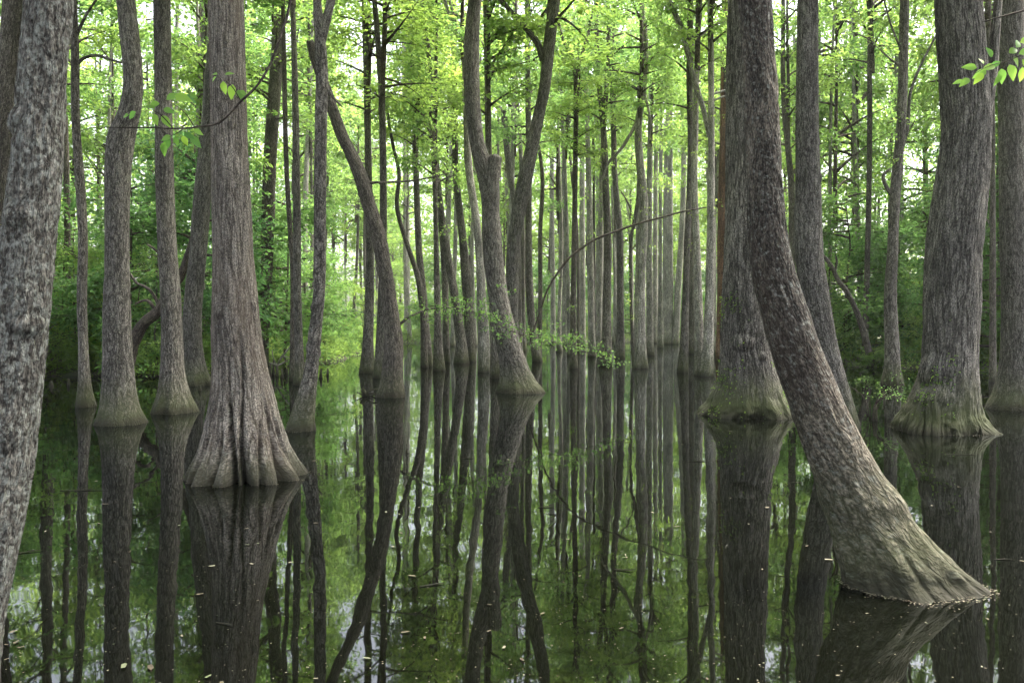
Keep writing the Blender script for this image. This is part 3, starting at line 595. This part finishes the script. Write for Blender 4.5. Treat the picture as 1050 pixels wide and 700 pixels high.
def leafy_branch(name, label, Y, rows, leaves, twigs=(), size=.11):
    r, base = limb_thing(name, label, 'branch', Y, rows, 'twig', 'stem', 8)
    for tw in twigs:
        mb = MB(); tube(mb, [W(a, b, Y)+np.array([0, c_, 0])-base for a, b, c_ in tw], np.linspace(.0035, .0015, len(tw)), 6, 3); link('twig', mb.mesh('twig', M['twig']), r)
    its = []
    for (x, y, dx, dy, s) in leaves:
        dyy = random.uniform(-.4, .4)
        its.append((W(x, y, Y)+np.array([0, random.uniform(-.02, .02), 0])-base, (dx, dyy, -dy), (random.uniform(-.4, .4), -1, random.uniform(.1, .8)), s/F*Y))
    for it in its:
        link('leaf', big_leaf_mesh('leaf', [it], LF['near']), r)
leafy_branch('hanging_branch', 'thin dark branch hanging from the upper left with fresh green leaves before the fluted tree', 4.2,
    [(304,-60,3.4),(299,-10,3),(297,5,2.8),(292,25,2.8),(284,48,2.6),(275,70,2.6),(262,90,2.4),(247,104,2.6),(236,116,2.4),(224,126,2.2),(205,130,2),(180,132,1.8),(158,131,1.4),(120,131,1),(95,131,.7),(78,136,.5)],
    [(160,112,-.6,-.2,10),(163,106,-1,.1,14),(150,117,-1,.3,13),(140,115,-.9,.6,12),(132,118,-1,.1,9),(158,117,.3,1,12),(165,118,.6,.8,14),(168,112,1,.3,12),(170,102,1,-.7,15),(180,99,1,.2,18),(188,97,1,.5,14),
     (196,98,1,.4,9),(172,141,-.4,.9,14),(170,146,-.4,1,16),(176,140,-1,.4,11),(180,140,.1,1,10),(186,139,.5,1,11),(190,137,1,.5,12),(195,140,1,.9,15),(199,133,1,.5,10),(240,88,-.2,1,15),(243,92,.6,.9,14),(236,90,.1,1,11),
     (228,83,.1,.9,13),(223,80,-.7,.4,8),(230,76,1,-.4,9),(247,94,1,.6,8),(222,76,-.8,-.3,8)],
    twigs=[[(178,132,0),(165,118,-.02),(158,114,-.04)],[(200,131,0),(185,112,.03),(172,103,.03)],[(190,131,0),(184,138,-.03),(176,142,-.03)],[(247,104,0),(241,92,-.03),(228,80,-.02)]])
leafy_branch('leafy_branch', 'thin branch reaching in at the upper right edge with a fan of bright green leaves', 4.0,
    [(1130,-20,3),(1090,-2,2.6),(1050,11,2.2),(1035,15,2),(1020,19,1.6),(1006,23,1.2)],
    [(1028,62,-.9,.5,13),(1020,68,-1,.2,14),(1012,72,-1,.5,15),(1006,76,-.8,.9,14),(1001,70,-1,-.2,14),(1028,70,.1,1,15),(1036,66,.2,1,17),(1038,60,1,.5,15),(1044,56,1,-.3,17),(1034,55,1,-.6,14),(1040,50,.6,-.9,14),(1046,70,.2,1,15),
     (995,80,-1,.7,13),(990,82,-1,.1,10),(1046,44,.9,-.3,16),(1024,76,-.2,1,13),(1015,60,-.5,-.7,12),(1047,62,.7,.7,14),(1008,66,-.2,-1,9)],
    twigs=[[(1100,0,0),(1075,35,0),(1050,55,0),(1030,64,-.02),(1010,70,-.03),(992,80,-.04)]])

# leaves of the low branch that grows from the dark slanting tree, and twig tufts on trunks
def tufts(root, base, pts, rng, n=22, size=.075, ln=.5, spread=.16, leaf='bright', name='foliage'):
    out = []
    for p in pts:
        a = rng.uniform(0, 6.28); out.append(spray(rng, np.array(p)+rng.normal(0, spread, 3)-base, np.array([math.cos(a), math.sin(a)*.7, rng.uniform(-.1, .25)]), ln*rng.uniform(.6, 1.3), n, size))
    P, D, Nn, S = [np.concatenate(a) for a in zip(*out)]
    return link(name, leaf_mesh(name, P, D, Nn, S, rng.random(len(P)), LF[leaf]), root)
rng = np.random.default_rng(77)
r, Y, base = TREES['blunt_lean']
pts = []
for (x, y, c) in [(430,318,3),(445,315,4),(455,312,4),(462,318,4),(475,313,5),(485,322,5),(497,322,5),(505,330,5),(515,326,5),(522,336,4),(540,340,4),(555,345,4),(565,352,5),(575,350,5),(585,354,5),(597,358,5),(608,362,4),(620,368,3),(627,369,2),(470,305,3),(500,312,3),(520,300,2),(455,322,3),(560,338,3),(590,345,3)]:
    for k in range(c): pts.append(W(x+rng.normal(0, 5), y+rng.normal(0, 3.5), Y-.3-.004*(x-430)))
tufts(r, base, pts, rng, 13, .07, .34, .05, 'mid')
for key, x0, x1, n in (('crooked_left', 0, 60, 0), ('dark_mid', 20, 250, 16), ('y_fork', 60, 320, 10), ('straight_left', 20, 60, 3), ('c8', 20, 260, 12), ('c20', 20, 260, 12), ('pair_left', 10, 240, 9), ('wavy', 60, 330, 12), ('mid_lean', 10, 260, 14), ('c10', 5, 260, 12), ('right_slim', 0, 250, 8), ('mid_pale', 10, 220, 14)):
    if not n: continue
    r, Y, base = TREES[key]; tr = [o for o in r.children if o.name.startswith('trunk')][0]
    vv = np.array([v.co[:] for v in list(tr.data.vertices)[::7]])
    pts = []
    for k in range(n):
        py = rng.uniform(x0, x1); z = H-(py-HY)/F*Y-base[2]; j = np.argmin(np.abs(vv[:, 2]-z)+rng.random(len(vv))*.05); pts.append(base+vv[j]+np.array([rng.normal(0, .35), rng.normal(0, .35), 0]))
    tufts(r, base, pts, rng, 20, .10, .7, .12, 'bright')
# ivy and moss cushions on the two big right-hand trees
for key, x0, x1, side, n in (('burled', 270, 425, -1, 150), ('mossy', 330, 425, -1, 150), ('burled', 340, 425, 1, 90)):
    r, Y, base = TREES[key]; tr = [o for o in r.children if o.name.startswith('trunk')][0]
    vv = np.array([v.co[:] for v in list(tr.data.vertices)[::3]]); vn = np.array([v.normal[:] for v in list(tr.data.vertices)[::3]])
    py = HY-(vv[:, 2]+base[2]-H)*F/Y
    sel = np.where((vn[:, 0]*side > .56) & (vn[:, 1] < .1) & (py > x0) & (py < x1))[0]
    sel = rng.choice(sel, n*6); cl = fbm(vv[sel, 0]*3, vv[sel, 1]*3, vv[sel, 2]*3, 3) > .5; sel = sel[cl]
    P = vv[sel]+vn[sel]*.015+rng.normal(0, .02, (len(sel), 3)); D = unit(vn[sel]*.5+rng.normal(0, .6, (len(sel), 3))+np.array([0, 0, -.3])); Nn = unit(vn[sel]+rng.normal(0, .4, (len(sel), 3))); Nn = unit(Nn-D*(Nn*D).sum(1)[:, None])
    link('creeper', leaf_mesh('creeper', P, D, Nn, rng.uniform(.025, .055, len(P)), rng.random(len(P)), LF['mid']), r)
r, Y, base = TREES['mossy']; tr = [o for o in r.children if o.name.startswith('trunk')][0]
vv = np.array([v.co[:] for v in tr.data.vertices]); va = np.arctan2(vv[:, 1], vv[:, 0])
def foot(a, z):
    a = (a+math.pi) % (2*math.pi)-math.pi; j = np.argmin((np.abs(va-a)*.7)**2+(vv[:, 2]-z)**2); return math.hypot(vv[j, 0], vv[j, 1])
for k in range(6):
    a = -PI2-1.35+k*.15+random.uniform(-.04, .04); zt = random.uniform(.16, .40); rr_ = random.uniform(.035, .065); mb = MB()
    P = [(math.cos(a+da)*(foot(a, z)+dr), math.sin(a+da)*(foot(a, z)+dr), z) for da, z, dr in ((0, zt+.12, -.05), (.02, zt, .02), (.05, zt*.45, .035), (.07, .0, .05), (.08, -.2, .06))]
    tube(mb, P, [rr_*.5, rr_, rr_*1.1, rr_*.9, rr_*.8], 12, k, 18, .35)
    link('root', mb.mesh('root', M['ridged']), r)

# young leafy plant growing in the water at right
r = thing('water_sapling', 'feathery green sapling rising from the water between the leaning tree and the mossy one', 'plant', W(893, 425, 13.9)*np.array([1, 1, 0]))
mb = MB(); pl = []
for k in range(9):
    a = random.uniform(0, 6.28); l = random.uniform(.4, .75); q = [(0, 0, -.2), (math.cos(a)*l*.3, math.sin(a)*l*.3, .35), (math.cos(a)*l, math.sin(a)*l, random.uniform(.4, .95))]
    tube(mb, q, [.010, .007, .003], 5, k, 8); pl += [np.array(q[1])*(1-t)+np.array(q[2])*t for t in (.3, .6, .85, 1)]
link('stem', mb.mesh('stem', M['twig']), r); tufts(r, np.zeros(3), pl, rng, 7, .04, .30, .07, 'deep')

# ------------------------------------------------------------------ far row of trunks in the flooded middle, woods on the banks
random.seed(21)
def simple_tree(x, y, r0, ht, mat, crown_kind, frac, rs, label, group, name='swamp_tree', ns=10):
    zb = min(0.0, float(ground(x, y))+.0) if float(ground(x, y)) < 0 else float(ground(x, y))
    zb = max(zb, 0) ; sd = random.randint(0, 9999)
    r = thing(name, label, 'tree', (x, y, zb), group); mb = MB(); lx, ly = random.uniform(-.03, .03)*ht, random.uniform(-.02, .02)*ht
    kx = [(0, 0, -.6, r0*1.9), (0, 0, 0, r0*1.65), (lx*.03, 0, .5, r0*1.15), (lx*.1, ly*.1, 1.6, r0), (lx*.4+random.uniform(-.2, .2), ly*.4, ht*.35, r0*.85), (lx*.8+random.uniform(-.25, .25), ly*.8, ht*.7, r0*.6), (lx, ly, ht, r0*.2)]
    trunk_rings(mb, kx, ns, .5, sd, flute=.3, fh=.5, wob=.07); link('trunk', mb.mesh('trunk', M[mat]), r)
    Hc = {'tall': 13, 'wood': 12, 'layer': 6.5}[crown_kind]; c0 = ht*(1-frac)
    add_crown(r, crown_kind, (lx*.6, ly*.6, c0), (ht+1.2-c0)/Hc, rs)
    return r
G = []
def free(x, y, d):
    for (a, b) in G+[(t[2][0], t[2][1]) for t in TREES.values()]:
        if math.hypot(a-x, b-y) < d: return False
    G.append((x, y)); return True
n = 0
for k in range(900):
    Y = random.uniform(44, 82); px = random.uniform(445, 745)
    if n >= 18: break
    x = (px-CX)/F*Y
    if not free(x, Y, 1.7): continue
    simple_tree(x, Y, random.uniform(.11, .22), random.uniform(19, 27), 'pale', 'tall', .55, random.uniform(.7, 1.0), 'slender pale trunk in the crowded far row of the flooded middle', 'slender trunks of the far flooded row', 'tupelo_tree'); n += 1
zones = [  # px range, distance past the waterline, count, share per kind, label, group
 (-330, 255, 1.5, 34, 31, 'leafy tree in the dense dark wood on the left bank', 'trees of the left bank wood'),
 (255, 420, 16, 65, 24, 'leafy tree at the bright clearing behind the left bank', 'trees around the clearing'),
 (420, 770, 2, 45, 38, 'leafy tree closing the far end of the flooded middle', 'trees beyond the flooded middle'),
 (770, 1400, 1.5, 45, 54, 'leafy tree in the green wood on the right bank', 'trees of the right bank wood')]
for (p0, p1, d0, d1, cnt, lab, grp) in zones:
    n = 0
    for k in range(3000):
        if n >= cnt: break
        px = random.uniform(p0, p1); a = math.atan((px-CX)/F); R_ = float(shore(math.sin(a), math.cos(a)))+d0+(d1-d0)*random.random()**1.3
        x, y = math.sin(a)*R_, math.cos(a)*R_
        if not free(x, y, 2.2): continue
        ht = random.uniform(15, 26)
        simple_tree(x, y, random.uniform(.08, .24), ht, random.choice(['grey', 'dark', 'grey', 'pale']), random.choice(['wood', 'wood', 'tall']), random.uniform(.45, .72), random.uniform(.9, 1.2), lab, grp, 'forest_tree'); n += 1
def small_things(kind, name, cat, zones, sc):
    for (p0, p1, d0, d1, cnt, lab, grp) in zones:
        n = 0
        for k in range(4000):
            if n >= cnt: break
            px = random.uniform(p0, p1); a = math.atan((px-CX)/F); R_ = float(shore(math.sin(a), math.cos(a)))+d0+(d1-d0)*random.random()**1.2
            x, y = math.sin(a)*R_, math.cos(a)*R_
            if not free(x, y, .9 if kind == 'shrub' else 1.6): continue
            z = float(ground(x, y)); 
            if z < -.05: continue
            r = thing(name, lab, cat, (x, y, z), grp); s = random.uniform(*sc); add_crown(r, kind, 0, s*random.uniform(.85, 1.15), s); n += 1
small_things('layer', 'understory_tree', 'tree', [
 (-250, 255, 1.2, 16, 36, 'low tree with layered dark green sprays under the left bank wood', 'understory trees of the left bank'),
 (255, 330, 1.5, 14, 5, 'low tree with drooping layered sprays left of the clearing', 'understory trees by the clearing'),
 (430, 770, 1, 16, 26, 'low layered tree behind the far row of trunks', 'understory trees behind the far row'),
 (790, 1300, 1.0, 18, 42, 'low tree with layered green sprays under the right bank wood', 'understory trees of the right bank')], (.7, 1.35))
small_things('sapling', 'sapling', 'sapling', [
 (430, 770, .5, 12, 30, 'bright green sapling at the far end of the flooded middle', 'saplings behind the far row'),
 (255, 420, 3, 30, 12, 'bright green sapling in the clearing on the left bank', 'saplings in the clearing'),
 (-100, 255, .8, 8, 14, 'bright green sapling at the edge of the left bank', 'saplings of the left bank'),
 (800, 1200, .8, 8, 14, 'bright green sapling at the edge of the right bank', 'saplings of the right bank')], (.6, 1.1))
small_things('shrub', 'shrub', 'shrub', [
 (-150, 255, .3, 7, 46, 'low bushy shrub along the left bank', 'shrubs of the left bank'),
 (430, 770, .3, 7, 26, 'low bushy shrub at the far end of the flooded middle', 'shrubs behind the far row'),
 (255, 420, .3, 14, 26, 'low bushy shrub along the bank before the clearing', 'shrubs before the clearing'),
 (800, 1250, .3, 7, 44, 'low bushy shrub along the right bank', 'shrubs of the right bank')], (.5, 1.1))

# ------------------------------------------------------------------ uncountable greenery
def scatter_green(name, label, n, p0, p1, d0, d1, zh, size, leaf, seed, power=1.4):
    rng = np.random.default_rng(seed)
    a = np.arctan((rng.uniform(p0, p1, n)-CX)/F); cl = rng.integers(0, n//28, n)
    ca = rng.uniform(-1, 1, n//28); R_ = shore(np.sin(a), np.cos(a))+d0+(d1-d0)*rng.random(n)**power
    x, y = np.sin(a)*R_, np.cos(a)*R_; g = ground(x, y)
    hmap = .35+1.3*fbm(x*.6, y*.6, x*0, seed)**1.5; z = g+rng.random(n)**1.3*zh*hmap*2
    ok = g > -.08; P = np.stack([x, y, z], 1)[ok]; m = len(P)
    D = unit(rng.normal(0, 1, (m, 3))*np.array([1, 1, .45])); Nn = unit(np.array([0, 0, 1.])+rng.normal(0, .5, (m, 3))); Nn = unit(Nn-D*(Nn*D).sum(1)[:, None])
    lv = np.clip(fbm(P[:, 0]*.8, P[:, 1]*.8, P[:, 2]*.8, seed+1)+rng.normal(0, .15, m), 0, 1)
    tag(link(name, leaf_mesh(name, P, D, Nn, size*rng.uniform(.6, 1.3, m), lv, LF[leaf])), label, 'ground cover', kind='stuff')
scatter_green('undergrowth', 'low leafy undergrowth covering both banks', 120000, -200, 1300, .1, 14, .42, .11, 'bright', 31)
scatter_green('bank_greenery', 'bright weeds covering the clearing behind the left bank', 30000, 235, 425, .5, 45, .35, .16, 'bright', 33)

def far_wood():
    rng = np.random.default_rng(9); n = 300000
    a = rng.uniform(-1.25, 1.25, n); R_ = rng.uniform(118, 150, n); x, y = np.sin(a)*R_, np.cos(a)*R_
    z = .5+rng.random(n)**.95*42
    d = fbm(x*.12, y*.12, z*.16, 4); keep = d > .33+.14*(z/42); x, y, z, a = x[keep], y[keep], z[keep], a[keep]; m = len(x)
    D = unit(rng.normal(0, 1, (m, 3))*np.array([1, 1, .5])); Nn = unit(np.array([0, -.4, .8])+rng.normal(0, .6, (m, 3))); Nn = unit(Nn-D*(Nn*D).sum(1)[:, None])
    lv = np.clip(fbm(x*.2, y*.2, z*.2, 6)+rng.normal(0, .15, m), 0, 1)
    tag(link('far_forest', leaf_mesh('far_forest', np.stack([x, y, z], 1), D, Nn, rng.uniform(.45, .95, m), lv, LF['bright'])), 'far wall of spring green woodland closing the view', 'forest', kind='stuff')
far_wood()

# ------------------------------------------------------------------ leaves and specks afloat
def flake(rng, s):
    k = 7; th = np.linspace(0, 2*np.pi, k, endpoint=False); r = s*(.35+.15*np.cos(th*2)+.08*rng.random(k)); return np.column_stack([r*np.cos(th)*1.4, r*np.sin(th), rng.uniform(0, .12, k)*s])
fm = bpy.data.materials.new('fallen_leaf'); fm.use_nodes = True
b = fm.node_tree.nodes['Principled BSDF']; b.inputs['Roughness'].default_value = .8
oi = fm.node_tree.nodes.new('ShaderNodeObjectInfo'); rr = ramp(fm.node_tree, [(0, (.05, .035, .02)), (.5, (.14, .115, .07)), (.85, (.25, .225, .16)), (1, (.07, .10, .03))])
fa = fm.node_tree.nodes.new('ShaderNodeAttribute'); fa.attribute_name = 'lv'; fs = fm.node_tree.nodes.new('ShaderNodeMath'); fs.operation = 'ADD'
fm.node_tree.links.new(oi.outputs['Random'], fs.inputs[0]); fm.node_tree.links.new(fa.outputs['Fac'], fs.inputs[1]); ff = fm.node_tree.nodes.new('ShaderNodeMath'); ff.operation = 'FRACT'; fm.node_tree.links.new(fs.outputs[0], ff.inputs[0]); fm.node_tree.links.new(ff.outputs[0], rr.inputs[0]); fm.node_tree.links.new(rr.outputs[0], b.inputs['Base Color'])
rng = np.random.default_rng(5); fl = []
for k in range(6):
    V = flake(rng, 1.0); me = make_mesh('floating_leaf', np.vstack([V, [[0, 0, .02]]]), [[i, (i+1) % 7, 7] for i in range(7)], smooth=False, mat=fm); fl.append(me)
for k in range(130):
    py = rng.uniform(385, 720); px = rng.uniform(0, 1060); Y = H*F/(py-HY); s = rng.uniform(.012, .034)*(1+.6*(rng.random() < .12))
    o = link('floating_leaf', fl[k % 6], None, ((px-CX)/F*Y, Y, .005)); o.scale = (s, s, s*.8); o.rotation_euler.z = rng.uniform(0, 6.28)
    tag(o, 'small fallen leaf floating flat on the dark water', 'leaf', 'leaves afloat on the water')
for i, (x, y, l, an) in enumerate([(85, 503, 46, .03), (815, 495, 16, .1), (716, 473, 22, 0), (985, 466, 34, -.05), (1030, 574, 20, -.1), (868, 490, 14, .2), (30, 566, 24, .5), (443, 600, 26, .35), (640, 585, 20, -.3), (745, 560, 12, 1.1), (560, 520, 18, .2), (230, 640, 22, -.4), (480, 470, 14, .1)]):
    Y = H*F/(y-HY); L_ = l/F*Y; mb = MB(); c_, s_ = math.cos(an), math.sin(an)
    tube(mb, [(-L_/2*c_, -L_/2*s_, .002), (0, .02*L_, .004), (L_*.2*c_, L_*.2*s_+.03*L_, .005), (L_/2*c_, L_/2*s_, .003)], [.003, .0045, .004, .0015], 6, i)
    if i % 2 == 0: tube(mb, [(0, .02*L_, .004), (L_*.12, L_*.2, .008)], [.003, .001], 5, i)
    tag(link('floating_twig', mb.mesh('floating_twig', M['pale']), None, ((x-CX)/F*Y, Y, .002)), 'short pale bare twig floating on the open water', 'twig', 'twigs afloat on the water')
def specks():
    rng = np.random.default_rng(15); pts = []
    for k in range(3600):
        py = HY+30+365*rng.random()**1.2; Y = H*F/(py-HY); x = (rng.uniform(-40, 1090)-CX)/F*Y
        if noise3(np.array([x*.5]), np.array([Y*.5]), np.array([0.]), 2)[0] < rng.random()*.8: continue
        pts.append((x, Y, rng.uniform(.0015, .0045)*max(1, Y/7)))
    for key, n in (('leaning', 800), ('fluted', 260), ('burled', 160), ('mossy', 260), ('crooked_left', 60), ('straight_left', 60), ('leaning_fork', 70), ('central', 120), ('right_edge', 70), ('blunt_lean', 60)):
        r, Y, base = TREES[key]; tr = [o for o in r.children if o.name.startswith('trunk')][0]
        vv = np.array([v.co[:] for v in tr.data.vertices]); vv = vv[np.abs(vv[:, 2]) < .035]+base; c = vv.mean(0)
        for i in rng.integers(0, len(vv), n):
            d = vv[i]-c; d = d/(np.linalg.norm(d[:2])+1e-9); q = vv[i]+d*(abs(rng.normal(0, .03))*(.3+2*noise3(np.array([vv[i][0]*4]), np.array([vv[i][1]*4]), np.array([0.]), 7)[0]**2)+.003); pts.append((q[0], q[1], rng.uniform(.0015, .0055)*(1 if key in ('leaning', 'fluted') else 1.6)))
    V = []; 
    for (x, y, s) in pts:
        a = rng.uniform(0, 6.28); c_, s_ = math.cos(a)*s, math.sin(a)*s; z = rng.uniform(.003, .009)
        V += [(x-c_*1.5, y-s_*1.5, z), (x+s_, y-c_, z), (x+c_*1.5, y+s_*1.5, z), (x-s_, y+c_, z)]
    tag(link('floating_specks', make_mesh('floating_specks', V, np.arange(len(V)).reshape(-1, 4), {'lv': np.repeat(rng.random(len(V)//4), 4)}, smooth=False, mat=fm)), 'fine pale bits of plant litter floating on the water and ringing the tree feet', 'litter', kind='stuff')
specks()

# ------------------------------------------------------------------ humid air
hz = [(-175, -40), (175, -40), (175, 175), (-175, 175)]
me = make_mesh('haze', [(x, y, z) for z in (-3, 46) for x, y in hz], [[0, 3, 2, 1], [4, 5, 6, 7], [0, 1, 5, 4], [1, 2, 6, 5], [2, 3, 7, 6], [3, 0, 4, 7]], smooth=False)
hm = bpy.data.materials.new('humid_air'); hm.use_nodes = True; n_ = hm.node_tree; n_.nodes.remove(n_.nodes['Principled BSDF'])
pv = n_.nodes.new('ShaderNodeVolumePrincipled'); pv.inputs['Color'].default_value = (.93, .96, .95, 1); pv.inputs['Density'].default_value = .0003; pv.inputs['Anisotropy'].default_value = .3
n_.links.new(pv.outputs[0], n_.nodes['Material Output'].inputs['Volume']); me.materials.append(hm)
tag(link('haze', me), 'thin pale humid air between the trees', None, kind='stuff')

# ------------------------------------------------------------------ light, camera
EL, AZ = math.radians(60), math.radians(52)       # high, from the right and a little ahead
wd = bpy.data.worlds.new('World'); bpy.context.scene.world = wd; wd.use_nodes = True; nt = wd.node_tree
sky = nt.nodes.new('ShaderNodeTexSky'); sky.sky_type = 'NISHITA'; sky.sun_disc = False; sky.sun_elevation = EL; sky.sun_rotation = AZ; sky.dust_density = 6; sky.air_density = 1.0; sky.ozone_density = 1.0
bg = nt.nodes['Background']; bg.inputs['Strength'].default_value = .13; hs = nt.nodes.new('ShaderNodeHueSaturation'); hs.inputs['Saturation'].default_value = .40; nt.links.new(sky.outputs[0], hs.inputs['Color']); nt.links.new(hs.outputs[0], bg.inputs['Color'])   # thin even overcast
sl = bpy.data.lights.new('sun', 'SUN'); sl.energy = 3.8; sl.angle = math.radians(50); sl.color = (1, .94, .83)
so = bpy.data.objects.new('sun', sl); C.objects.link(so)
import mathutils
dv = mathutils.Vector((math.sin(AZ)*math.cos(EL), math.cos(AZ)*math.cos(EL), math.sin(EL))); so.rotation_euler = dv.to_track_quat('Z', 'Y').to_euler(); so.location = (0, 0, 40)
cd = bpy.data.cameras.new('camera'); cd.sensor_width = 36; cd.lens = F/1050*36; cd.shift_y = (HY-350)/1050; cd.clip_end = 3000; cd.clip_start = .05
co = bpy.data.objects.new('camera', cd); C.objects.link(co); co.location = (0, 0, H); co.rotation_euler = (math.pi/2, 0, 0)
sc = bpy.context.scene; sc.camera = co
sc.view_settings.view_transform = 'Standard'; sc.view_settings.look = 'None'; sc.view_settings.gamma = 1; sc.view_settings.exposure = 2.6
sc.render.engine = 'CYCLES'; cy = sc.cycles
cy.max_bounces = 5; cy.diffuse_bounces = 3; cy.glossy_bounces = 2; cy.transmission_bounces = 3; cy.use_adaptive_sampling = True; cy.adaptive_threshold = .03; cy.transparent_max_bounces = 4
cy.caustics_reflective = False; cy.caustics_refractive = False; cy.sample_clamp_indirect = 6
cy.use_denoising = True; cy.volume_bounces = 1
